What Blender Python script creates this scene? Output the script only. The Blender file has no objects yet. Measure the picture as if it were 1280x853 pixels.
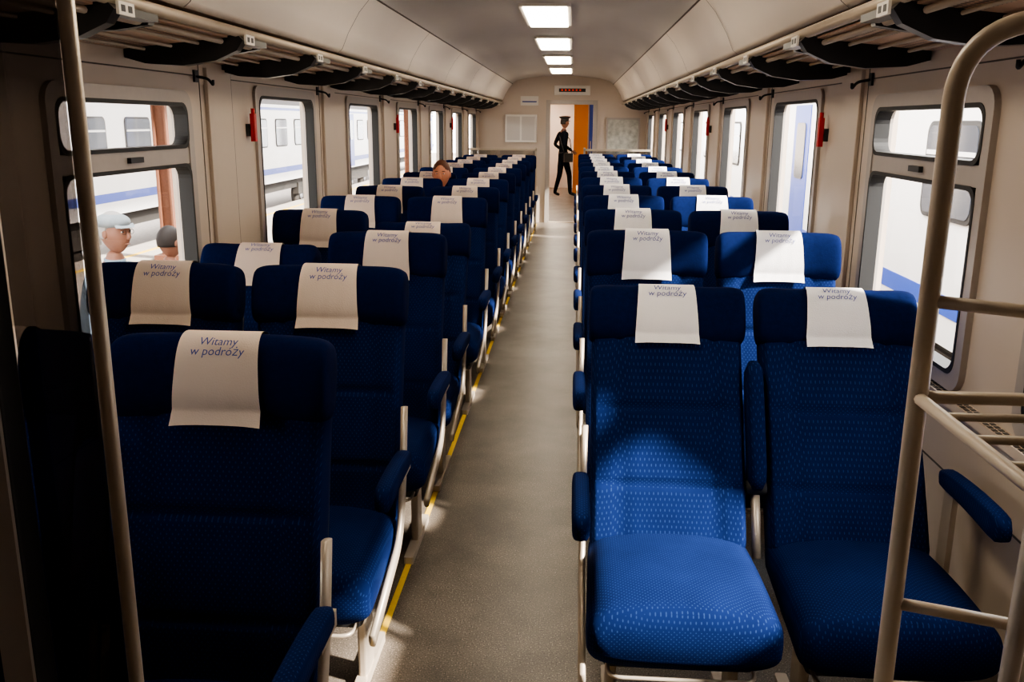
import bpy, math, random
from mathutils import Vector, Quaternion, Matrix
random.seed(4)
S = bpy.context.scene
col = S.collection

# ---------------------------------------------------------------- materials
def nt(m):
    m.use_nodes = True
    return m.node_tree, m.node_tree.nodes['Principled BSDF']
def mat(name, c, rough=.6, metal=0, spec=.5, noise=0, nscale=30, bump=0, bscale=200):
    m = bpy.data.materials.new(name)
    t, b = nt(m)
    b.inputs['Base Color'].default_value = (*c, 1)
    b.inputs['Roughness'].default_value = rough
    b.inputs['Metallic'].default_value = metal
    b.inputs['Specular IOR Level'].default_value = spec
    tc = t.nodes.new('ShaderNodeTexCoord')
    if noise:
        n = t.nodes.new('ShaderNodeTexNoise'); n.inputs['Scale'].default_value = nscale
        n.inputs['Detail'].default_value = 5
        t.links.new(tc.outputs['Object'], n.inputs['Vector'])
        mx = t.nodes.new('ShaderNodeMix'); mx.data_type = 'RGBA'
        mx.inputs[6].default_value = (*[x*(1-noise) for x in c], 1)
        mx.inputs[7].default_value = (*[min(1, x*(1+noise)) for x in c], 1)
        t.links.new(n.outputs['Fac'], mx.inputs[0])
        t.links.new(mx.outputs[2], b.inputs['Base Color'])
    if bump:
        n2 = t.nodes.new('ShaderNodeTexNoise'); n2.inputs['Scale'].default_value = bscale
        t.links.new(tc.outputs['Object'], n2.inputs['Vector'])
        bp = t.nodes.new('ShaderNodeBump'); bp.inputs['Strength'].default_value = bump
        bp.inputs['Distance'].default_value = .002
        t.links.new(n2.outputs['Fac'], bp.inputs['Height'])
        t.links.new(bp.outputs['Normal'], b.inputs['Normal'])
    return m
def emis(name, c, s):
    m = bpy.data.materials.new(name); t, b = nt(m)
    b.inputs['Base Color'].default_value = (*c, 1)
    b.inputs['Emission Color'].default_value = (*c, 1)
    b.inputs['Emission Strength'].default_value = s
    return m
def glassmat(name, tint, gl=.08):
    m = bpy.data.materials.new(name); m.use_nodes = True
    t = m.node_tree; t.nodes.clear()
    o = t.nodes.new('ShaderNodeOutputMaterial')
    tr = t.nodes.new('ShaderNodeBsdfTransparent'); tr.inputs[0].default_value = (*tint, 1)
    g = t.nodes.new('ShaderNodeBsdfGlossy'); g.inputs['Roughness'].default_value = .02
    mx = t.nodes.new('ShaderNodeMixShader'); mx.inputs[0].default_value = gl
    t.links.new(tr.outputs[0], mx.inputs[1]); t.links.new(g.outputs[0], mx.inputs[2])
    t.links.new(mx.outputs[0], o.inputs[0])
    return m
def fabric():
    m = bpy.data.materials.new('seat_fabric_blue'); t, b = nt(m)
    tc = t.nodes.new('ShaderNodeTexCoord'); sp = t.nodes.new('ShaderNodeSeparateXYZ')
    t.links.new(tc.outputs['Object'], sp.inputs[0])
    def M(op, a, bb=None, c=None):
        n = t.nodes.new('ShaderNodeMath'); n.operation = op
        for i, v in enumerate((a, bb, c)):
            if v is None: continue
            if isinstance(v, (int, float)): n.inputs[i].default_value = v
            else: t.links.new(v, n.inputs[i])
        return n.outputs[0]
    k = 2*math.pi/.0135
    w = M('SUBTRACT', sp.outputs['Z'], sp.outputs['Y'])
    a = M('SINE', M('MULTIPLY', sp.outputs['X'], k)); c = M('SINE', M('MULTIPLY', w, k))
    d = M('GREATER_THAN', M('MULTIPLY', a, c), .70)
    n = t.nodes.new('ShaderNodeTexNoise'); n.inputs['Scale'].default_value = 9
    t.links.new(tc.outputs['Object'], n.inputs['Vector'])
    mx0 = t.nodes.new('ShaderNodeMix'); mx0.data_type = 'RGBA'
    mx0.inputs[6].default_value = (.0034, .0085, .042, 1); mx0.inputs[7].default_value = (.0060, .0150, .070, 1)
    t.links.new(n.outputs['Fac'], mx0.inputs[0])
    mx = t.nodes.new('ShaderNodeMix'); mx.data_type = 'RGBA'
    t.links.new(mx0.outputs[2], mx.inputs[6]); mx.inputs[7].default_value = (.028, .055, .16, 1)
    t.links.new(M('MULTIPLY', d, .50), mx.inputs[0]); t.links.new(mx.outputs[2], b.inputs['Base Color'])
    b.inputs['Roughness'].default_value = .95; b.inputs['Specular IOR Level'].default_value = .05
    return m
def floor_mat():
    m = bpy.data.materials.new('speckled_linoleum'); t, b = nt(m)
    tc = t.nodes.new('ShaderNodeTexCoord')
    v = t.nodes.new('ShaderNodeTexNoise'); v.inputs['Scale'].default_value = 200; v.inputs['Detail'].default_value = 1
    t.links.new(tc.outputs['Object'], v.inputs['Vector'])
    r = t.nodes.new('ShaderNodeValToRGB')
    r.color_ramp.elements[0].position = .32; r.color_ramp.elements[0].color = (.05, .043, .036, 1)
    r.color_ramp.elements[1].position = .72; r.color_ramp.elements[1].color = (.55, .49, .43, 1)
    e = r.color_ramp.elements.new(.40); e.color = (.160, .136, .113, 1)
    e = r.color_ramp.elements.new(.62); e.color = (.185, .158, .131, 1)
    t.links.new(v.outputs['Fac'], r.inputs[0])
    n = t.nodes.new('ShaderNodeTexNoise'); n.inputs['Scale'].default_value = 2.4; n.inputs['Detail'].default_value = 8
    n.inputs['Roughness'].default_value = .65
    t.links.new(tc.outputs['Object'], n.inputs['Vector'])
    r2 = t.nodes.new('ShaderNodeValToRGB'); r2.color_ramp.elements[0].position = .36; r2.color_ramp.elements[1].position = .62
    r2.color_ramp.elements[0].color = (.52, .49, .46, 1); r2.color_ramp.elements[1].color = (.95, .92, .88, 1)
    t.links.new(n.outputs['Fac'], r2.inputs[0])
    mx = t.nodes.new('ShaderNodeMix'); mx.data_type = 'RGBA'; mx.blend_type = 'MULTIPLY'
    mx.inputs[0].default_value = 1
    t.links.new(r.outputs[0], mx.inputs[6]); t.links.new(r2.outputs[0], mx.inputs[7])
    t.links.new(mx.outputs[2], b.inputs['Base Color'])
    b.inputs['Roughness'].default_value = .38
    return m
def perforated():
    m = bpy.data.materials.new('perforated_tray'); t, b = nt(m)
    tc = t.nodes.new('ShaderNodeTexCoord')
    v = t.nodes.new('ShaderNodeTexVoronoi'); v.inputs['Scale'].default_value = 45; v.inputs['Randomness'].default_value = 0
    t.links.new(tc.outputs['Object'], v.inputs['Vector'])
    r = t.nodes.new('ShaderNodeValToRGB'); r.color_ramp.interpolation = 'CONSTANT'
    r.color_ramp.elements[0].color = (.02, .014, .01, 1); r.color_ramp.elements[1].position = .32
    r.color_ramp.elements[1].color = (.55, .36, .24, 1)
    t.links.new(v.outputs['Distance'], r.inputs[0]); t.links.new(r.outputs[0], b.inputs['Base Color'])
    b.inputs['Roughness'].default_value = .4
    return m
FAB = fabric()
VEL = mat('navy_velour', (.0028, .0075, .040), .95, spec=.05, noise=.35, nscale=60, bump=.3)
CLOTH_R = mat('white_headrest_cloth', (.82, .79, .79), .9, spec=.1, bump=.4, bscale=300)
CLOTH_L = mat('shaded_headrest_cloth', (.66, .54, .46), .9, spec=.1, bump=.4, bscale=300)  # same cloth as the right side, with warm shade put into the colour
INK = mat('navy_print', (.06, .08, .28), .8)
METB = mat('beige_metal_frame', (.50, .42, .33), .38, metal=.3, noise=.08)
DARK = mat('dark_plastic', (.02, .02, .022), .5)
BLK = mat('black_bracket', (.008, .008, .009), .35)
WALL = mat('beige_wall_panel', (.57, .475, .39), .42, noise=.04, nscale=3)
SEAM = mat('panel_seam', (.10, .08, .065), .7)
CEIL = mat('ceiling_grey', (.53, .49, .45), .55, noise=.04, nscale=3)
COVE = mat('cove_panel', (.84, .755, .66), .45, noise=.04, nscale=3)
FRAME = mat('window_frame_grey', (.42, .37, .33), .4, metal=.2, noise=.05)
RUB = mat('rubber_gasket', (.012, .012, .012), .6)
GLASS = glassmat('window_glass', (.97, .97, .97), .05)
TINT = glassmat('partition_glass', (.38, .36, .35), .05)
CLEAR = glassmat('screen_glass', (.7, .7, .7), .06)
FLOOR = floor_mat()
YEL = mat('yellow_floor_line', (.75, .48, .03), .6, noise=.15, nscale=40)
RED = mat('red_plastic', (.5, .01, .01), .4)
WHITE = mat('white_plastic', (.72, .68, .62), .45)
PERF = perforated()
LAMP = emis('lamp_diffuser', (1, .86, .66), 17)
LAMPV = emis('vestibule_lamp_diffuser', (1, .88, .72), 32)
REDL = emis('red_led', (1, .04, .01), .6)
ORANGE = mat('orange_panel', (.80, .25, .008), .6, noise=.05)
BLUEP = mat('blue_panel', (.02, .05, .35), .5, noise=.05)
STAND = mat('cream_tube_paint', (.60, .50, .39), .35, noise=.05)
TRW = mat('train_white_paint', (.80, .80, .80), .35, noise=.04, nscale=2)
TRB = mat('train_blue_stripe', (.02, .07, .42), .35)
TRG = mat('train_dark_glass', (.06, .07, .09), .1)
TRU = mat('train_underframe', (.04, .035, .03), .8, noise=.3)
TRR = mat('train_roof_grey', (.20, .20, .21), .6, noise=.1)
PLAT = mat('platform_concrete', (.36, .32, .28), .85, noise=.2, nscale=2)
BALL = mat('track_ballast', (.20, .17, .15), .95, noise=.5, nscale=12, bump=.6, bscale=20)
RUST = mat('rust_brown_steel', (.13, .05, .025), .7, noise=.3)
SKIN = mat('skin', (.48, .25, .17), .6)
SKINO = mat('skin_tanned', (.22, .10, .065), .6)
SKINR = mat('skin_ruddy', (.60, .24, .14), .6)

# ---------------------------------------------------------------- mesh builder
class MB:
    def __init__(s): s.v = []; s.f = []; s.m = []; s.sm = []; s.mats = []
    def mi(s, m):
        if m not in s.mats: s.mats.append(m)
        return s.mats.index(m)
    def add(s, vs, fs, m, smooth=False):
        o = len(s.v); k = s.mi(m)
        s.v += [tuple(v) for v in vs]
        for f in fs: s.f.append([o+i for i in f]); s.m.append(k); s.sm.append(smooth)
    def box(s, x0, x1, y0, y1, z0, z1, m, bev=0):
        if x0 > x1: x0, x1 = x1, x0
        if y0 > y1: y0, y1 = y1, y0
        if bev:
            pts = rrect(x0, x1, y0, y1, bev, 3)
            s.prism([(p[0], p[1], z0) for p in pts], (0, 0, z1-z0), m); return
        s.add([(x0,y0,z0),(x1,y0,z0),(x1,y1,z0),(x0,y1,z0),(x0,y0,z1),(x1,y0,z1),(x1,y1,z1),(x0,y1,z1)],
              [(0,3,2,1),(4,5,6,7),(0,1,5,4),(1,2,6,5),(2,3,7,6),(3,0,4,7)], m)
    def prism(s, pts, d, m, smooth=False):
        n = len(pts); d = Vector(d)
        vs = [Vector(p) for p in pts]; vs += [v+d for v in vs]
        s.add(vs, [tuple(range(n))[::-1], tuple(range(n, 2*n))], m)
        s.add(vs, [(i, (i+1) % n, n+(i+1) % n, n+i) for i in range(n)], m, smooth)
    def loft(s, secs, m, closed=True, caps=True, smooth=True):
        n = len(secs[0]); vs = [p for q in secs for p in q]; fs = []
        r = n if closed else n-1
        for a in range(len(secs)-1):
            for i in range(r):
                j = (i+1) % n
                fs.append((a*n+i, a*n+j, (a+1)*n+j, (a+1)*n+i))
        if caps and closed:
            fs.append(tuple(range(n))[::-1]); fs.append(tuple((len(secs)-1)*n+i for i in range(n)))
        s.add(vs, fs, m, smooth)
    def tube(s, path, r, m, seg=10, sx=1, sy=1):
        P = [Vector(p) for p in path]; secs = []
        up = None
        for i, p in enumerate(P):
            t = (P[min(i+1, len(P)-1)]-P[max(i-1, 0)]).normalized()
            if up is None:
                up = Vector((0, 0, 1)) if abs(t.z) < .9 else Vector((0, 1, 0))
            a = t.cross(up)
            if a.length < 1e-5: a = t.orthogonal()
            a.normalize(); b = a.cross(t).normalized(); up = b
            secs.append([p+a*math.cos(2*math.pi*k/seg)*r*sx+b*math.sin(2*math.pi*k/seg)*r*sy for k in range(seg)])
        s.loft(secs, m)
    def ell(s, c, r, m, nu=20, nv=12, fn=None):
        vs = []; fs = []
        for j in range(nv+1):
            ph = math.pi*j/nv
            for i in range(nu):
                th = 2*math.pi*i/nu
                p = Vector((math.sin(ph)*math.cos(th), math.sin(ph)*math.sin(th), math.cos(ph)))
                if fn: p = fn(p)
                vs.append((c[0]+p.x*r[0], c[1]+p.y*r[1], c[2]+p.z*r[2]))
        for j in range(nv):
            for i in range(nu):
                k = (i+1) % nu
                fs.append((j*nu+i, (j+1)*nu+i, (j+1)*nu+k, j*nu+k))
        s.add(vs, fs, m, True)
    def mesh(s, name):
        me = bpy.data.meshes.new(name); me.from_pydata(s.v, [], s.f)
        for m in s.mats: me.materials.append(m)
        me.polygons.foreach_set('material_index', s.m); me.polygons.foreach_set('use_smooth', s.sm)
        me.update()
        return me
    def obj(s, name, parent=None, loc=(0, 0, 0)):
        o = bpy.data.objects.new(name, s.mesh(name)); col.objects.link(o); o.location = loc
        if parent: o.parent = parent
        return o
def rrect(x0, x1, y0, y1, r, seg=5):
    pts = []
    for cx, cy, a0 in ((x1-r, y1-r, 0), (x0+r, y1-r, 90), (x0+r, y0+r, 180), (x1-r, y0+r, 270)):
        for i in range(seg+1):
            a = math.radians(a0+90*i/seg); pts.append((cx+r*math.cos(a), cy+r*math.sin(a)))
    return pts
def fillet(pts, r, seg=6):
    P = [Vector(p) for p in pts]; out = [P[0]]
    for i in range(1, len(P)-1):
        a = (P[i-1]-P[i]); b = (P[i+1]-P[i]); rr = min(r, a.length*.49, b.length*.49)
        p0 = P[i]+a.normalized()*rr; p1 = P[i]+b.normalized()*rr
        for k in range(seg+1):
            t = k/seg; out.append(p0*(1-t)**2+P[i]*2*t*(1-t)+p1*t*t)
    out.append(P[-1]); return out
def se(a, n):
    c, s_ = math.cos(a), math.sin(a)
    return (math.copysign(abs(c)**(2/n), c), math.copysign(abs(s_)**(2/n), s_))
def text_mesh(txt, size, align='CENTER', shear=0, spacing=1.0):
    cu = bpy.data.curves.new('t', 'FONT'); cu.body = txt; cu.size = size; cu.align_x = align; cu.shear = shear
    cu.space_line = spacing; cu.resolution_u = 3
    o = bpy.data.objects.new('t', cu); col.objects.link(o)
    dg = bpy.context.evaluated_depsgraph_get(); dg.update()
    me = bpy.data.meshes.new_from_object(o.evaluated_get(dg))
    vs = [v.co.copy() for v in me.vertices]; fs = [tuple(p.vertices) for p in me.polygons]
    bpy.data.objects.remove(o); bpy.data.meshes.remove(me); bpy.data.curves.remove(cu)
    return vs, fs
TXT = text_mesh("Witamy\nw podróży", .027, shear=.15, spacing=.85)

# ---------------------------------------------------------------- seat
def seat_mesh(side, kind, rec):
    mb = MB()
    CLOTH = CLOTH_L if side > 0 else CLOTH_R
    yb = -.43 if rec else -.22
    ztop = 1.145 if rec else 1.215
    B = Vector((0, yb, .40)); T = Vector((0, 0, ztop)); L = (T-B).length
    d = (T-B).normalized(); n = Vector((0, -d.z, d.y))
    def W(x, s_, o): return Vector((x, 0, 0))+B+d*s_+n*o
    N = 52; secs = []
    S0 = -.02; S1 = L-.12; K = 60
    for k in range(K+1):
        t = k/K; s_ = S0+(S1-S0)*t
        e = min(1, math.sin(min(t, 1-t)*math.pi*6) if min(t, 1-t) < 1/12 else 1); e = .82+.18*e
        w = (.234+.004*t)*e
        h = .055*e
        lum = .010*math.sin(math.pi*min(1, t*1.15))
        dip = .013*sum(math.exp(-((t-q)/.012)**2) for q in (.30, .62))
        q = []
        for i in range(N):
            c, sn = se(2*math.pi*i/N, 4.5)
            o = sn*h
            if sn > 0:
                o += .024*abs(c)**4*(1 if abs(c) < .97 else .6)-dip*(1-abs(c)**6)+lum
                o -= .010*math.exp(-((abs(c)-.60)/.045)**2)
            q.append(W(c*w, s_, o))
        secs.append(q)
    mb.loft(secs, FAB)
    sc = L-.098; hh = .100; ht = .062; hw = .247
    def prof(a, x, grow=0):
        u = abs(x)/hw; k = max(0, 1-u**9)**(1/5)
        wing = .030*max(0, (u-.42)/.58)**1.6
        c, sn = se(a, 2.7)
        o = .012+c*(ht+grow)*(.25+.75*k)+(wing if c > 0 else wing*.3)
        s_ = sc+sn*(hh+grow)*(.45+.55*k)-.006*u*u
        return s_, o
    secs = []
    for k in range(37):
        a = -math.cos(math.pi*k/36)
        x = hw*a
        secs.append([W(x, *prof(2*math.pi*i/30, x)) for i in range(30)])
    mb.loft(secs, VEL)
    mb.loft([[W(c*.225, s_, -.065+sn*.014) for c, sn in (se(2*math.pi*i/16, 5) for i in range(16))] for s_ in (.0, .05, L-.2, L-.14)], DARK)
    path = []
    for k in range(41):
        a = math.pi*.93-(math.pi*.93+math.pi*.22)*k/40
        path.append(prof(a, 0, .005))
    ls, lo = path[-1]
    for k in range(1, 7): path.append((ls-(ls-(sc-.108))*k/6, lo+.001*k))
    arc = [0]
    for i in range(1, len(path)): arc.append(arc[-1]+math.hypot(path[i][0]-path[i-1][0], path[i][1]-path[i-1][1]))
    LA = arc[-1]
    def wx(a): return .080+.022*(a/LA)
    rows = []
    for i, (s_, o) in enumerate(path):
        r = []
        for j in range(17):
            u = j/8-1; x = wx(arc[i])*u
            wv = .0026*math.sin(u*7+i*.12)*max(0, i/len(path)-.35)
            fl = .006*u*u*max(0, (i-38)/9)
            r.append(W(x, s_-.004*abs(u)**3*(i > 42), o+abs(wv)+fl))
        rows.append(r)
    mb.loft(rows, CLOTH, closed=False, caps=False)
    def onpath(a):
        a = max(0, min(LA-1e-4, a))
        for i in range(1, len(arc)):
            if arc[i] >= a: break
        f = (a-arc[i-1])/(arc[i]-arc[i-1]); p, q = path[i-1], path[i]
        tx, ty = q[0]-p[0], q[1]-p[1]; l = math.hypot(tx, ty)
        return p[0]+tx*f, p[1]+ty*f, (-ty/l, tx/l)
    vs, fs = TXT; tv = []
    at = min(range(len(path)), key=lambda i: -path[i][0]); a0 = arc[at]+.072
    for v in vs:
        s_, o, nn = onpath(a0-v.y)
        tv.append(W(v.x, s_+.0035*(abs(nn[0])), o+.0042))
    mb.add(tv, fs, INK)
    y1 = yb+.03; y0 = yb-.49; secs = []; K = 30
    for k in range(K+1):
        t = k/K; y = y1+(y0-y1)*t
        e = math.sqrt(max(0, 1-((t-.90)/.10)**2)) if t > .90 else (1 if t > .05 else .8+4*t)
        w = (.238+.014*t)*(.90+.10*e); h = .062+.022*t; h2 = h*(.45+.55*e)
        zc = .405-.010*t
        q = []
        for i in range(36):
            c, sn = se(2*math.pi*i/36, 3.8)
            z = zc+sn*h2
            if sn > 0:
                z += .012*(1-c*c)+.012*math.sin(math.pi*t) - .006*math.exp(-((abs(c)-.62)/.06)**2)
            q.append(Vector((c*w, y, z)))
        secs.append(q)
    mb.loft(secs, FAB)
    yc = yb-.22
    mb.box(-.20, .20, yc-.17, yc+.17, .27, .335, DARK, .02)
    for sx in (-.17, .17):
        mb.box(sx-.018, sx+.018, yc-.20, yc+.20, 0, .03, METB, .008)
        mb.box(sx-.014, sx+.014, yc-.05, yc+.05, .02, .28, METB, .008)
    mb.tube(fillet([(-.19, yc-.1, .29), (-.19, y0+.03, .285), (.19, y0+.03, .285), (.19, yc-.1, .29)], .04), .006, METB, 8)
    def pad(x, ya, yb_, z):
        secs = []
        for k in range(15):
            t = k/14; e = math.sqrt(max(0, 1-abs(2*t-1)**8))
            y = ya+(yb_-ya)*t
            secs.append([Vector((x+c*.025*(.5+.5*e), y, z+.008*math.sin(math.pi*t)+sn*(.040-.012*(1-t))*(.5+.5*e)*1)) for c, sn in (se(2*math.pi*i/16, 3.5) for i in range(16))])
        mb.loft(secs, FAB)
    def strip(x):
        P = fillet([(x, yb+.03, .80), (x, yb-.02, .56), (x, yb-.09, .40), (x, yb-.50, .30)], .12, 8)
        q = []
        for i, a in enumerate(P):
            t = (P[min(i+1, len(P)-1)]-P[max(i-1, 0)]).normalized(); nn = Vector((0, -t.z, t.y))
            q.append([a+Vector((c*.010, 0, 0))+nn*sn*.022 for c, sn in (se(2*math.pi*j/12, 3) for j in range(12))])
        mb.loft(q, METB)
    if kind == 'aisle':
        xs = side*.268
        strip(xs-side*.010); pad(xs, yb-.02, yb-.40, .655)
        mb.box(xs-.008, xs+.008, yb-.10, yb+.02, .60, .64, METB)
    else:
        xs = -side*.258
        pad(xs, yb+.02, yb-.38, .685); mb.box(xs-.008, xs+.008, yb-.08, yb-.02, .40, .66, METB)
        xm = side*.268
        secs = []
        for k in range(17):
            t = k/16; e = math.sqrt(max(0, 1-abs(2*t-1)**8)); s_ = .20+.40*t
            secs.append([W(xm+c*.027*(.5+.5*e), s_, .062+sn*.045*(.5+.5*e)) for c, sn in (se(2*math.pi*i/16, 3.5) for i in range(16))])
        mb.loft(secs, FAB)
        mb.tube([W(xm, .0, .02), W(xm, .22, .03)], .014, METB, 10)
        mb.tube([W(xm-.03, .21, .04), W(xm+.03, .21, .04)], .022, DARK, 14)
    return mb.mesh('train_seat')
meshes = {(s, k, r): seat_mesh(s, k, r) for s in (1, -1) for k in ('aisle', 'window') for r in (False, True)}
PITCH = .92
for sd in (-1, 1):
    for k in range(13):
        if sd == 1 and k == 0: continue
        for kind, x in (('aisle', .52 if sd > 0 else .565), ('window', 1.055 if sd > 0 else 1.112)):
            rec = (sd == 1 and k == 1) or (sd == -1 and k in (3,) and kind == 'aisle') or (sd == -1 and k == 2 and kind == 'window')
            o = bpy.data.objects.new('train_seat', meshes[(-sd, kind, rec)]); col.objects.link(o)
            y = 1.95+PITCH*k
            if (sd == 1 and k == 1): y += .08
            o.location = (sd*x, y, 0)
            if sd > 0 and k > 1: o.scale = (1, 1, 1.02)
            if sd < 0 and k == 0: o.scale = (1, 1, .99)

# ---------------------------------------------------------------- shell
WXI = 1.42; WXO = 1.50; Y0 = -1.6; YE = 15.5
mb = MB(); mb.box(-WXO, WXO, Y0-.1, 24.2, -.08, 0, FLOOR); mb.obj('floor')
for nm, x in (('left', -.395), ('right', .36)):
    m2 = MB(); m2.box(x-.011, x+.011, 1.2, YE-.3, .0005, .0025, YEL); m2.obj('floor_marking_line')
wins0 = [(.89+1.88*i, .89+1.88*i+.98) for i in range(8)]
GZ0 = .92
for sd, nm in ((-1, 'left'), (1, 'right')):
    wins = list(wins0)
    if sd > 0: wins[0] = (1.30, 2.33)  # unseen near window, moved and widened so sun reaches the seat cushions
    mb = MB(); a, b = sd*WXI, sd*WXO
    mb.box(a, b, Y0, YE+.1, 0, GZ0-.03, WALL); mb.box(a, b, Y0, YE+.1, 1.83, 2.12, WALL)
    e = Y0
    for i, (w0, w1) in enumerate(wins):
        mb.box(a, b, e, w0-.03, GZ0-.03, 1.83, WALL); e = w1+.03
        if i < 2: mb.box(a, b, w0-.03, w1+.03, 1.775, 1.83, WALL)
    mb.box(a, b, e, YE+.1, GZ0-.03, 1.83, WALL)
    ai = sd*(WXI-.002)
    for i, (w0, w1) in enumerate(wins):
        if sd > 0 and i == 0: continue
        for yy in (w1+.19, w1+.56):
            mb.box(ai, sd*WXI, yy-.003, yy+.003, .9, 1.95, SEAM)
        mb.box(sd*(WXI-.018), sd*WXI, w1+.24, w1+.52, .88, 1.90, WALL, .004)
    mb.box(ai, sd*WXI, Y0, YE, 1.86, 1.865, SEAM)
    mb.box(ai, sd*WXI, Y0, YE, .60, .606, SEAM)
    mb.obj('wall_'+nm)
    mb = MB(); mb.box(sd*1.375, sd*1.42, Y0, YE, .835, .862, WALL)
    mb.box(sd*1.39, sd*1.42, Y0, YE, .05, .20, METB)
    for r in range(2):
        y = 1.2
        while y < 7:
            mb.box(sd*(1.380+.019*r), sd*(1.393+.019*r), y, y+.016, .862, .8635, BLK); y += .026
    mb.obj('window_sill_'+nm)
    for i, (w0, w1) in enumerate(wins):
        mb = MB(); GZ1 = 1.745 if i < 2 else 1.80
        def ring(y0, y1, z0, z1, fo, fi, xa, xb, m, ro=.03, ri=.07):
            po = rrect(y0-fo, y1+fo, z0-fo, z1+fo, ro); pi = rrect(y0-fi, y1+fi, z0-fi, z1+fi, ri)
            n = len(po)
            L_ = [[(xa, *p) for p in po], [(xa, *p) for p in pi], [(xb, *p) for p in pi], [(xb, *p) for p in po]]
            vs = sum(L_, []); fs = []
            for q in range(4):
                r = (q+1) % 4
                for k in range(n):
                    j = (k+1) % n; fs.append((q*n+k, q*n+j, r*n+j, r*n+k))
            mb.add(vs, fs, m)
        if i < 2:
            ring(w0, w1, GZ0, GZ1, .05, .0, sd*1.400, sd*1.47, FRAME, .07, .06)
            mb.box(sd*1.405, sd*1.46, w0, w1, 1.50, 1.565, FRAME)
            for z0, z1 in [(GZ0, 1.50), (1.565, GZ1)]: ring(w0+.012, w1-.012, z0+.012, z1-.012, .014, 0, sd*1.398, sd*1.455, RUB, .05, .05)
            mb.box(sd*1.39, sd*1.405, (w0+w1)/2-.05, (w0+w1)/2+.05, 1.522, 1.542, DARK)
        else:
            ring(w0, w1, GZ0, GZ1, .05, .0, sd*1.405, sd*1.47, FRAME, .05, .07)
            ring(w0+.012, w1-.012, GZ0+.012, GZ1-.012, .014, 0, sd*1.403, sd*1.455, RUB, .06, .06)
        x = sd*1.452
        mb.add([(x, w0, GZ0), (x, w1, GZ0), (x, w1, GZ1), (x, w0, GZ1)], [(0, 1, 2, 3)], GLASS)
        mb.obj('window_%d' % (i+1+(8 if sd > 0 else 0)))
    # luggage rack
    mb = MB()
    yA, yB = .4, YE-.05
    def X(v): return sd*v
    mb.prism([(X(1.42), yA, 1.925), (X(1.03), yA, 1.965), (X(1.03), yA, 1.971), (X(1.42), yA, 1.931)], (0, yB-yA, 0), PERF)
    mb.tube([(X(1.0), yA, 1.985), (X(1.0), yB, 1.985)], .018, METB, 12)
    mb.tube([(X(1.055), yA, 1.952), (X(1.055), yB, 1.952)], .010, METB, 8)
    for xx in (1.14, 1.24, 1.34): mb.tube([(X(xx), yA, 1.945-.1*(xx-1.14)), (X(xx), yB, 1.945-.1*(xx-1.14))], .006, METB, 8)
    y = .52
    while y < yB-.4:
        pr = [(1.415, 1.895), (1.34, 1.875), (1.20, 1.868), (1.08, 1.885), (1.00, 1.92), (.975, 1.955), (.995, 1.975), (1.10, 1.962), (1.415, 1.93)]
        mb.prism([(X(p[0]), y, p[1]) for p in pr], (0, .045, 0), BLK)
        mb.prism([(X(1.40), y+.05, 1.900), (X(1.10), y+.24, 1.925), (X(1.03), y+.30, 1.945), (X(1.03), y+.32, 1.962), (X(1.40), y+.10, 1.928)], (0, .035, 0), BLK)
        mb.box(X(.970), X(1.02), y+.045, y+.24, 1.945, 1.965, BLK)
        mb.box(X(.962), X(.970), y+.0, y+.085, 1.942, 1.975, WHITE)
        for q in (0, 1):
            mb.box(X(.9612), X(.962), y+.012+q*.038, y+.034+q*.038, 1.950, 1.967, DARK)
        y += .92
    mb.obj('luggage_rack')
    for yy in (4.50, 8.26, 12.02):
        mb = MB(); mb.box(X(1.375), X(1.40), yy-.018, yy+.018, 1.575, 1.71, RED, .006)
        mb.tube([(X(1.387), yy, 1.70), (X(1.387), yy, 1.735)], .010, RED, 8)
        mb.box(X(1.40), X(1.42), yy-.022, yy+.022, 1.60, 1.66, DARK)
        mb.obj('emergency_hammer')
    for w0, w1 in wins:
        mb = MB(); yy = w1+.15
        mb.tube(fillet([(X(1.42), yy, 1.86), (X(1.36), yy, 1.85), (X(1.34), yy, 1.82), (X(1.34), yy, 1.845)], .02), .006, DARK, 8)
        mb.box(X(1.41), X(1.42), yy-.02, yy+.02, 1.835, 1.885, DARK)
        mb.obj('coat_hook')
cs = [(-1.42, 2.10), (-1.10, 2.05), (-1.02, 2.02), (-.995, 2.04), (-.96, 2.12), (-.90, 2.22), (-.83, 2.30)]
cc = [(-.83, 2.30), (-.78, 2.345), (-.60, 2.39), (-.3, 2.42), (0, 2.43), (.3, 2.42), (.60, 2.39), (.78, 2.345), (.83, 2.30)]
mb = MB()
mb.loft([[(x, y, z) for x, z in cc] for y in (Y0, YE)], CEIL, closed=False, caps=False)
for s_ in (-1, 1):
    c2 = [(-s_*x, z) for x, z in cs]
    mb.loft([[(x, y, z) for x, z in c2] for y in (Y0, YE)], COVE, closed=False, caps=False)
    yy = 1.0
    while yy < YE:
        c3 = [(x-(math.copysign(.004, x)), z-.003) for x, z in c2[2:]]
        mb.loft([[(x, y, z) for x, z in c3] for y in (yy, yy+.008)], SEAM, closed=False, caps=False); yy += 1.88
    mb.tube([(s_*.835, Y0, 2.297), (s_*.835, YE, 2.297)], .006, SEAM, 6)
    mb.tube([(s_*.36, Y0, 2.418), (s_*.36, YE, 2.418)], .004, SEAM, 6)
mb.obj('ceiling')
mb = MB()
rf = [(-1.5, 2.10), (-1.46, 2.35), (-1.2, 2.6), (-.6, 2.75), (0, 2.8), (.6, 2.75), (1.2, 2.6), (1.46, 2.35), (1.5, 2.10)]
mb.loft([[(x, y, z) for x, z in rf] for y in (Y0-.1, 24.2)], TRR, closed=False, caps=False)
mb.obj('car_roof')
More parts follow.
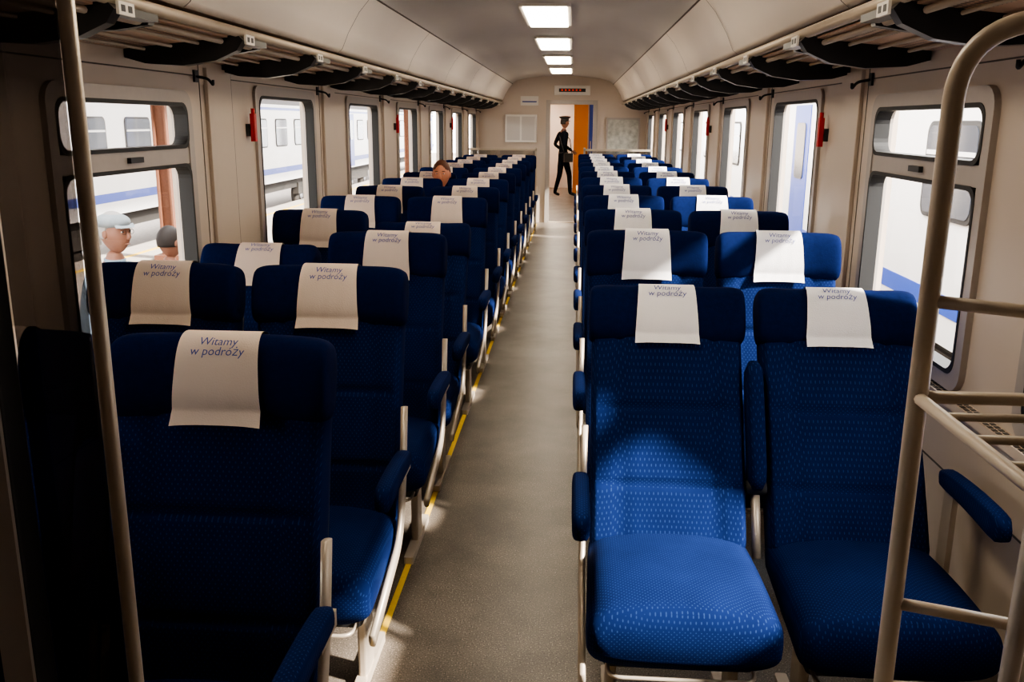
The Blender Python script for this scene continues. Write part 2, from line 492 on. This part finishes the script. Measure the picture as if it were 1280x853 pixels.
for i in range(6):
    y = 1.55+2.28*i
    mb = MB(); mb.box(-.17, .17, y, y+1.25, 2.405, 2.425, WHITE, .02); mb.box(-.145, .145, y+.03, y+1.22, 2.396, 2.406, LAMP, .02)
    mb.obj('ceiling_lamp')
mb = MB(); mb.box(-WXO, WXO, Y0-.1, Y0, 0, 2.8, WALL); mb.obj('wall_back')
DX0, DX1, DZ = -.21, .53, 1.98
mb = MB()
mb.box(-WXO, DX0, YE, YE+.08, 0, 2.75, WALL); mb.box(DX1, WXO, YE, YE+.08, 0, 2.75, WALL); mb.box(DX0, DX1, YE, YE+.08, DZ, 2.75, WALL)
mb.obj('wall_end')
mb = MB()
for x0, x1, z0, z1 in ((DX0-.06, DX0+.01, 0, DZ+.06), (DX1-.01, DX1+.06, 0, DZ+.06), (DX0, DX1, DZ-.01, DZ+.06)):
    mb.box(x0, x1, YE-.03, YE+.11, z0, z1, FRAME)
mb.box(DX0+.01, DX1-.01, YE-.03, YE+.11, 0, .012, METB)
mb.obj('door_1')
mb = MB(); mb.box(-.14, .46, YE-.07, YE, 2.12, 2.27, WHITE, .01); mb.box(-.06, .38, YE-.075, YE-.069, 2.17, 2.225, RUB)
for i in range(6): mb.box(-.02+i*.060, .005+i*.060, YE-.079, YE-.074, 2.19, 2.208, REDL)
mb.obj('destination_display')
mb = MB(); mb.box(-.95, -.42, YE-.10, YE, 1.35, 1.80, WHITE, .02); mb.box(-.92, -.70, YE-.104, YE-.1, 1.38, 1.77, CEIL); mb.box(-.67, -.45, YE-.104, YE-.1, 1.38, 1.77, CEIL); mb.obj('wall_cabinet')
mb = MB(); mb.box(.74, 1.30, YE-.04, YE, 1.15, 1.76, FRAME, .01); mb.box(.77, 1.27, YE-.045, YE-.039, 1.18, 1.73, mat('poster_paper', (.45, .44, .38), .5, noise=.7, nscale=14)); mb.obj('framed_route_map')
mb = MB(); mb.box(-.70, -.40, YE-.012, YE, 1.95, 2.10, WHITE, .004); mb.box(-.67, -.43, YE-.014, YE-.012, 2.0, 2.02, INK); mb.obj('notice_sign')
for sx in (-1, 1):
    mb = MB()
    mb.box(sx*.38, sx*1.40, 14.2, 14.22, .35, 1.25, CLEAR); mb.box(sx*.36, sx*.39, 14.19, 14.23, 0, 1.3, METB); mb.box(sx*.36, sx*1.42, 14.19, 14.23, 1.25, 1.28, METB)
    mb.obj('seat_bay_screen')
mb = MB(); mb.box(-.95, -.88, YE+.08, 24, 0, 2.25, WALL); mb.obj('wall_vestibule_left')
mb = MB(); mb.box(1.1, 1.17, YE+.08, 24, 0, 2.25, WALL); mb.obj('wall_vestibule_right')
mb = MB(); mb.box(-WXO, WXO, YE+.08, 24, 2.25, 2.3, CEIL); mb.obj('ceiling_vestibule')
mb = MB(); mb.box(-WXO, WXO, 24, 24.1, 0, 2.8, WHITE); mb.obj('wall_vestibule_end')
mb = MB(); mb.box(.20, 1.09, 22.0, 23.6, 0, 2.24, ORANGE); mb.box(.56, 1.08, 21.97, 22.0, .05, 2.2, BLUEP, .0)
mb.box(.53, .55, 21.95, 22.0, 0, 2.2, METB); mb.tube([(.60, 21.94, .95), (.60, 21.94, 1.25)], .012, METB); mb.obj('toilet_cabin')
for y, xo in ((16.6, 0), (19.2, 0), (22.4, -.3)):
    mb = MB(); mb.box(-.35+xo, .05+xo, y, y+.9, 2.215, 2.249, LAMPV, .02); mb.obj('ceiling_lamp')
# ---------------------------------------------------------------- foreground furniture
mb = MB(); px = -.418
mb.tube([(px, 1.13, 0), (px, 1.13, 2.42)], .0105, METB, 14)
mb.tube([(px, 1.13, 0), (px, 1.13, .012)], .035, METB, 18); mb.tube([(px, 1.13, 2.40), (px, 1.13, 2.44)], .035, METB, 18)
mb.obj('grab_pole')
mb = MB()
mb.box(-.575, -.530, 1.07, 1.12, 0, 2.36, DARK, .006); mb.box(-.574, -.531, 1.064, 1.07, 0, 2.36, FRAME); mb.box(-1.41, px-.012, 1.11, 1.14, 0, .05, FRAME); mb.box(-.98, px-.012, 1.11, 1.14, 2.33, 2.37, FRAME)
mb.box(-1.41, -.575, 1.09, 1.10, .05, 1.86, TINT); mb.box(-.53, px-.012, 1.12, 1.128, .05, 2.33, TINT)
mb.obj('glass_partition')
mb = MB(); xl = .692
r = .0135
mb.tube(fillet([(xl, 1.22, 0), (xl, 1.22, 1.80), (xl+.16, 1.12, 1.81), (1.38, .85, 1.81)], .13, 10), r, STAND, 14)
x2 = .845
mb.tube([(x2, 1.19, 0), (x2, 1.15, 1.80)], .013, FRAME, 14)
mb.tube([(xl, 1.22, 1.45), (x2, 1.16, 1.445), (1.38, 1.05, 1.43)], .009, STAND, 12)
for z in (1.315, .86):
    mb.tube([(xl, 1.22, z), (xl, .62, z), (1.36, .62, z)], .009, STAND, 10)
    mb.tube([(xl, 1.22, z), (1.38, 1.22, z)], .009, STAND, 10)
    for i in range(1, 7):
        y = 1.22-.60*i/7; mb.tube([(xl, y, z), (1.36, y, z)], .006, STAND, 8)
mb.tube([(xl, 1.22, 1.0), (x2, 1.18, .995)], .009, STAND, 10)
mb.tube([(1.36, .62, 0), (1.36, .62, 1.32)], .012, STAND, 12); mb.tube([(1.36, 1.20, 0), (1.36, 1.20, 1.32)], .012, STAND, 12)
mb.obj('luggage_stand')

# ---------------------------------------------------------------- outside
mb = MB(); mb.box(-60, 60, -40, 90, -1.45, -1.35, BALL); mb.obj('ground')
PZ = -.64
mb = MB(); mb.box(-8.0, -1.75, -30, 80, -1.35, PZ, PLAT)
mb.box(-2.35, -2.25, -30, 80, PZ, PZ+.003, YEL); mb.box(-7.5, -7.4, -30, 80, PZ, PZ+.003, YEL); mb.obj('station_platform')
def ext_train(name, xs, sg):
    mb = MB(); pr = [(0, -.25), (0, 2.15), (.10, 2.45), (.45, 2.75), (1.4, 2.92), (2.35, 2.75), (2.7, 2.45), (2.8, 2.15), (2.8, -.25)]
    y = -12
    while y < 60:
        ln = 24
        P = [(xs+sg*p[0], y, p[1]) for p in pr]
        mb.prism([P[0], P[1], P[7], P[8]], (0, ln, 0), TRW)
        mb.prism(P[1:8], (0, ln, 0), TRR)
        e = -sg*.008
        mb.box(xs, xs+e, y, y+ln, .02, .20, TRB); mb.box(xs, xs+e, y, y+ln, 1.98, 2.06, TRB)
        yy = y+2.2
        while yy < y+ln-2.5:
            q = rrect(yy, yy+1.15, .85, 1.72, .12)
            mb.prism([(xs, *p) for p in q], (e*2.5, 0, 0), RUB)
            q = rrect(yy+.04, yy+1.11, .89, 1.68, .10)
            mb.prism([(xs, *p) for p in q], (e*3.2, 0, 0), TRG)
            mb.box(xs+e*3.1, xs+e*4, yy+.05, yy+1.10, 1.42, 1.46, TRW)
            yy += 1.95
        for dy in (.7, ln-1.6):
            mb.box(xs, xs+e*1.5, y+dy, y+dy+.9, -.2, 1.95, TRB)
            mb.prism([(xs, *p) for p in rrect(y+dy+.2, y+dy+.7, .9, 1.7, .08)], (e*3, 0, 0), TRG)
        mb.box(xs+sg*.3, xs+sg*2.5, y+.5, y+ln-.5, -.6, -.25, TRU)
        for by in (3.5, ln-3.5):
            mb.box(xs+sg*.25, xs+sg*.45, y+by-1.7, y+by+1.7, -.85, -.45, TRU)
            for wy in (-1.2, 1.2):
                mb.tube([(xs+sg*.35, y+by+wy, -.90), (xs+sg*.55, y+by+wy, -.90)], .44, TRU, 24)
                mb.tube([(xs+sg*.30, y+by+wy, -.90), (xs+sg*.34, y+by+wy, -.90)], .16, TRR, 16)
        y += ln+.6
    mb.obj(name)
ext_train('passenger_train', -9.2, -1)
ext_train('passenger_train', 3.55, 1)
for y in (4.5, 14.8, 26.3, 37.2):
    mb = MB(); x = -6.6
    mb.box(x-.12, x-.09, y-.10, y+.10, PZ, 4.2, RUST); mb.box(x+.09, x+.12, y-.10, y+.10, PZ, 4.2, RUST); mb.box(x-.09, x+.09, y-.015, y+.015, PZ, 4.2, RUST)
    mb.box(x-.22, x+.22, y-.2, y+.2, PZ, PZ+.08, RUST)
    for s_ in (-1, 1): mb.tube([(x, y, 3.2), (x+s_*1.2, y, 4.15)], .05, RUST)
    mb.obj('canopy_column')
mb = MB(); mb.prism([(-9.6, -14, 4.35), (-6.6, -14, 4.2), (-2.9, -14, 4.35), (-2.9, -14, 4.5), (-6.6, -14, 4.35), (-9.6, -14, 4.5)], (0, 74, 0), RUST); mb.obj('platform_canopy')

# ---------------------------------------------------------------- people
def grow(vs, es, labels, matmap, name, parent, sub=2):
    me = bpy.data.meshes.new(name); me.from_pydata([v[0] for v in vs], es, [])
    o = bpy.data.objects.new(name, me); col.objects.link(o)
    sk = o.modifiers.new('s', 'SKIN'); sk.use_smooth_shade = True; sk.branch_smoothing = .4
    for i, v in enumerate(vs):
        r = v[1]; me.skin_vertices[0].data[i].radius = r if isinstance(r, tuple) else (r, r)
        me.skin_vertices[0].data[i].use_root = (i == 0)
    ss = o.modifiers.new('b', 'SUBSURF'); ss.levels = sub; ss.render_levels = sub
    dg = bpy.context.evaluated_depsgraph_get(); dg.update()
    nm = bpy.data.meshes.new_from_object(o.evaluated_get(dg))
    nm.materials.clear()
    ml = list(dict.fromkeys(matmap.values()))
    for m in ml: nm.materials.append(m)
    for p in nm.polygons:
        c = p.center; best = 1e9; lb = None
        for (a, b), l in zip(es, labels):
            A = Vector(vs[a][0]); Bv = Vector(vs[b][0]); ab = Bv-A
            t = max(0, min(1, (c-A).dot(ab)/ab.length_squared)); dd = (c-(A+ab*t)).length
            if dd < best: best = dd; lb = l
        p.material_index = ml.index(matmap[lb]); p.use_smooth = True
    bpy.data.objects.remove(o)
    o = bpy.data.objects.new(name, nm); col.objects.link(o); o.parent = parent
    return o
def human(name, loc, rot, J, top, trou, shoe, skin, hair, cap=None, headrot=0):
    e = bpy.data.objects.new(name, None); col.objects.link(e); e.location = loc; e.rotation_euler = (0, 0, rot)
    D = dict(P=(0, 0, .94), W=(0, .005, 1.10), C=(0, 0, 1.28), U=(0, .01, 1.42), N=(0, .0, 1.50), M=(0, -.01, 1.57),
             SL=(.165, .01, 1.43), EL=(.235, .03, 1.15), WL=(.245, -.05, .90), SR=(-.165, .01, 1.43), ER=(-.235, .03, 1.15), WR=(-.245, -.05, .90),
             HL=(.085, 0, .88), KL=(.10, -.015, .50), AL=(.11, .02, .09), TL=(.13, -.14, .04),
             HR=(-.085, 0, .88), KR=(-.10, -.015, .50), AR=(-.11, .02, .09), TR=(-.13, -.14, .04))
    D.update(J)
    R = dict(P=(.135, .10), W=(.125, .095), C=(.15, .11), U=(.10, .085), N=.052, M=.048, SL=.062, EL=.045, WL=.031, SR=.062, ER=.045, WR=.031,
             HL=.09, KL=.062, AL=.043, TL=.036, HR=.09, KR=.062, AR=.043, TR=.036)
    keys = list(D); ix = {k: i for i, k in enumerate(keys)}
    E = [('P','W','t'),('W','C','t'),('C','U','t'),('U','N','s'),('N','M','s'),('U','SL','t'),('SL','EL','t'),('EL','WL','t'),('U','SR','t'),('SR','ER','t'),('ER','WR','t'),
         ('P','HL','l'),('HL','KL','l'),('KL','AL','l'),('AL','TL','f'),('P','HR','l'),('HR','KR','l'),('KR','AR','l'),('AR','TR','f')]
    grow([(D[k], R[k]) for k in keys], [(ix[a], ix[b]) for a, b, _ in E], [l for *_, l in E], {'t': top, 's': skin, 'l': trou, 'f': shoe}, 'body', e)
    for s_ in ('L', 'R'):
        w = Vector(D['W'+s_]); el = Vector(D['E'+s_]); d = (w-el).normalized()
        sx = 1 if s_ == 'L' else -1
        a = Vector((0, -1, 0)); a = (a-d*a.dot(d)); a = a.normalized() if a.length > .2 else Vector((-sx, 0, 0))
        nrm = d.cross(a).normalized()*(-sx)
        vs = [(w-d*.02, .026), (w+d*.04, (.030, .016))]; es = [(0, 1)]
        for f in range(4):
            off = (1.5-f)*.019; ln = (.072, .080, .074, .058)[f]
            k0 = w+d*.085+a*off; i0 = len(vs)
            vs += [(k0, .011), (k0+d*ln*.5+nrm*.008, .0095), (k0+d*ln*.85+nrm*.026, .008)]
            es += [(1, i0), (i0, i0+1), (i0+1, i0+2)]
        i0 = len(vs)
        vs += [(w+d*.045+a*.036, .012), (w+d*.085+a*.052+nrm*.008, .010)]; es += [(1, i0), (i0, i0+1)]
        grow(vs, es, ['s']*len(es), {'s': skin}, 'hand_'+s_, e, 1)
    mb = MB(); M_ = Vector(D['M']); hc = M_+Vector((0, -.012, .095))
    def hf(p):
        q = p.copy()
        if p.z < 0: q.x *= 1-.34*(-p.z)**1.4; q.y = q.y*(1-.12*(-p.z))-.06*(-p.z)
        g = math.exp(-((p.x/.55)**2)); 
        if p.y < 0: q.y += .07*g*math.exp(-((p.z-.10)/.10)**2)
        if p.y < 0: q.y -= .05*math.exp(-((p.x/.20)**2))*math.exp(-((p.z+.95)/.15)**2)
        return q
    mb.ell((0, 0, 0), (.076, .096, .118), skin, 32, 24, hf)
    mb.loft([[Vector((c*w_, yy+sn*h_, zz)) for c, sn in (se(2*math.pi*i/12, 2) for i in range(12))] for zz, yy, w_, h_ in
             ((.020, -.084, .006, .008), (.002, -.092, .009, .012), (-.018, -.098, .013, .016), (-.030, -.094, .014, .014), (-.036, -.086, .008, .008))], skin)
    for sx in (-1, 1):
        mb.ell((sx*.029, -.080, .012), (.011, .008, .0055), WHITE, 10, 8); mb.ell((sx*.029, -.0865, .012), (.005, .003, .005), BLK, 8, 6)
        mb.ell((sx*.029, -.082, .019), (.014, .008, .004), skin, 10, 6)
        mb.ell((sx*.030, -.086, .032), (.018, .006, .004), hair, 8, 6); mb.ell((sx*.076, .008, 0), (.009, .018, .029), skin, 10, 8)
    mb.ell((0, -.088, -.060), (.022, .008, .005), SKINO, 10, 6)
    def hairf(p):
        q = p.copy()
        if p.z < .25 and p.y < .0: q.z = max(q.z, .25); q = q*.96
        if p.z < -.35: q.z = -.35
        return q
    mb.ell((0, .010, .012), (.083, .098, .118), hair, 28, 18, hairf)
    if cap == 'peaked':
        mb.tube([(0, 0, .055), (0, 0, .100)], .094, DARK, 28)
        mb.loft([[Vector((math.cos(t)*r, math.sin(t)*r*1.08, z)) for t in [2*math.pi*i/28 for i in range(28)]] for r, z in ((.094, .095), (.128, .125), (.128, .140), (.05, .155))], BLK)
        mb.loft([[Vector((x, -.08-q*(1-(x/.085)**2)*.07, .055-q*.02)) for x in [(-1+i/6)*.082 for i in range(13)]] for q in (0, .5, 1)], BLK, closed=False, caps=False)
        mb.tube([(-.07, -.072, .07), (0, -.098, .07), (.07, -.072, .07)], .004, METB, 6)
    if cap == 'flat':
        g = mat('grey_cap', (.22, .25, .27), .9, noise=.2, nscale=14)
        mb.ell((0, .012, .066), (.092, .108, .052), g, 24, 12); mb.tube([(0, .005, .045), (0, .005, .070)], .089, g, 24)
        mb.loft([[Vector((x, -.07-q*(1-(x/.085)**2)*.055, .055-q*.018)) for x in [(-1+i/6)*.076 for i in range(13)]] for q in (0, .5, 1)], g, closed=False, caps=False)
        for sx in (-1, 1): mb.tube([(sx*.030+math.cos(t*.524)*.017, -.096, .010+math.sin(t*.524)*.014) for t in range(13)], .0015, BLK, 6)
    h = mb.obj('head', e, hc); h.rotation_euler = (0, 0, headrot)
    mb = MB(); n_ = Vector(D['N'])
    mb.tube([n_-Vector((0, 0, .03)), n_+Vector((0, -.003, .012))], .062, top, 18)
    if J.get('P') is None: mb.tube([(0, 0, .985), (0, 0, 1.02)], .132, BLK, 22, 1.0, .82)
    mb.obj('collar_and_belt', e)
    return e
UNI = mat('dark_uniform', (.004, .005, .009), .95, spec=.1, noise=.3); SHOE = mat('black_shoe', (.01, .01, .01), .35)
SHIRT = mat('light_blue_shirt', (.18, .25, .32), .8, noise=.1); GTR = mat('grey_trousers', (.12, .12, .13), .9, noise=.2)
BROWNJ = mat('brown_jacket', (.13, .09, .07), .9, noise=.3)
HD = mat('dark_hair', (.015, .010, .008), .7); HG = mat('grey_hair', (.30, .29, .28), .8); HB = mat('auburn_hair', (.10, .03, .012), .7)
p = human('train_conductor', (-.03, 21.0, 0), math.radians(118), dict(EL=(.25, .10, 1.18), WL=(.20, -.10, 1.04), ER=(-.25, .10, 1.17), WR=(-.19, -.12, 1.05),
    AL=(.09, .16, .09), TL=(.11, .02, .04), KL=(.09, .04, .5), AR=(-.10, -.14, .09), TR=(-.11, -.30, .04), KR=(-.095, -.12, .5)), UNI, UNI, SHOE, SKINO, HD, 'peaked')
mb = MB(); mb.box(-.30, -.20, -.10, .10, .80, 1.0, BLK, .02); mb.tube([(-.25, -.09, .98), (-.12, -.10, 1.30), (.10, -.04, 1.47), (.10, .06, 1.44), (-.10, .12, 1.25), (-.25, .09, .98)], .010, BLK); mb.obj('shoulder_bag', p)
human('man_on_platform', (-2.50, 5.12, PZ), math.radians(75), {}, SHIRT, GTR, SHOE, SKINO, HG, 'flat')
e = human('man_on_platform', (-2.55, 5.95, PZ), math.radians(150), dict(WL=(.20, -.2, 1.1)), BROWNJ, GTR, SHOE, SKINO, HD); e.scale = (.90, .90, .90)
sit = dict(P=(0, 0, .56), W=(0, .02, .70), C=(0, .03, .88), U=(0, .04, 1.02), N=(0, .03, 1.10), M=(0, .015, 1.165), SL=(.165, .04, 1.02), SR=(-.165, .04, 1.02),
           EL=(.20, -.05, .76), WL=(.10, -.26, .66), ER=(-.20, -.05, .76), WR=(-.10, -.26, .66), HL=(.085, -.04, .55), HR=(-.085, -.04, .55), KL=(.11, -.44, .55), KR=(-.11, -.44, .55),
           AL=(.11, -.46, .10), AR=(-.11, -.46, .10), TL=(.12, -.60, .04), TR=(-.12, -.60, .04))
human('seated_passenger', (-.96, 8.39-.36, -.04), 0, sit, BROWNJ, GTR, SHOE, SKINR, HB)

# ---------------------------------------------------------------- light
w = bpy.data.worlds.new('World'); S.world = w; w.use_nodes = True
bg = w.node_tree.nodes['Background']; bg.inputs[0].default_value = (1, .98, .95, 1); bg.inputs[1].default_value = 12.0
L = bpy.data.lights.new('sun', 'SUN'); L.energy = 30; L.angle = .06; L.color = (1, .93, .84)
so = bpy.data.objects.new('sun', L); col.objects.link(so); so.location = (10, -4, 12)
so.rotation_euler = Vector((-1, .34, -.74)).to_track_quat('-Z', 'Y').to_euler()
try: S.view_settings.look = 'AgX - Medium High Contrast'
except Exception as ex: print(ex)

# ---------------------------------------------------------------- camera
cam = bpy.data.cameras.new('camera'); co = bpy.data.objects.new('camera', cam); col.objects.link(co)
cam.sensor_width = 36; cam.lens = 36*1120/1280; cam.clip_start = .05; cam.clip_end = 300
psi, tl = math.radians(3.77), math.radians(13.75)
f = Vector((-math.sin(psi)*math.cos(tl), math.cos(psi)*math.cos(tl), -math.sin(tl)))
q = f.to_track_quat('-Z', 'Y') @ Quaternion((0, 0, 1), .008)
co.location = (.21, 0, 1.68); co.rotation_mode = 'QUATERNION'; co.rotation_quaternion = q
S.camera = co
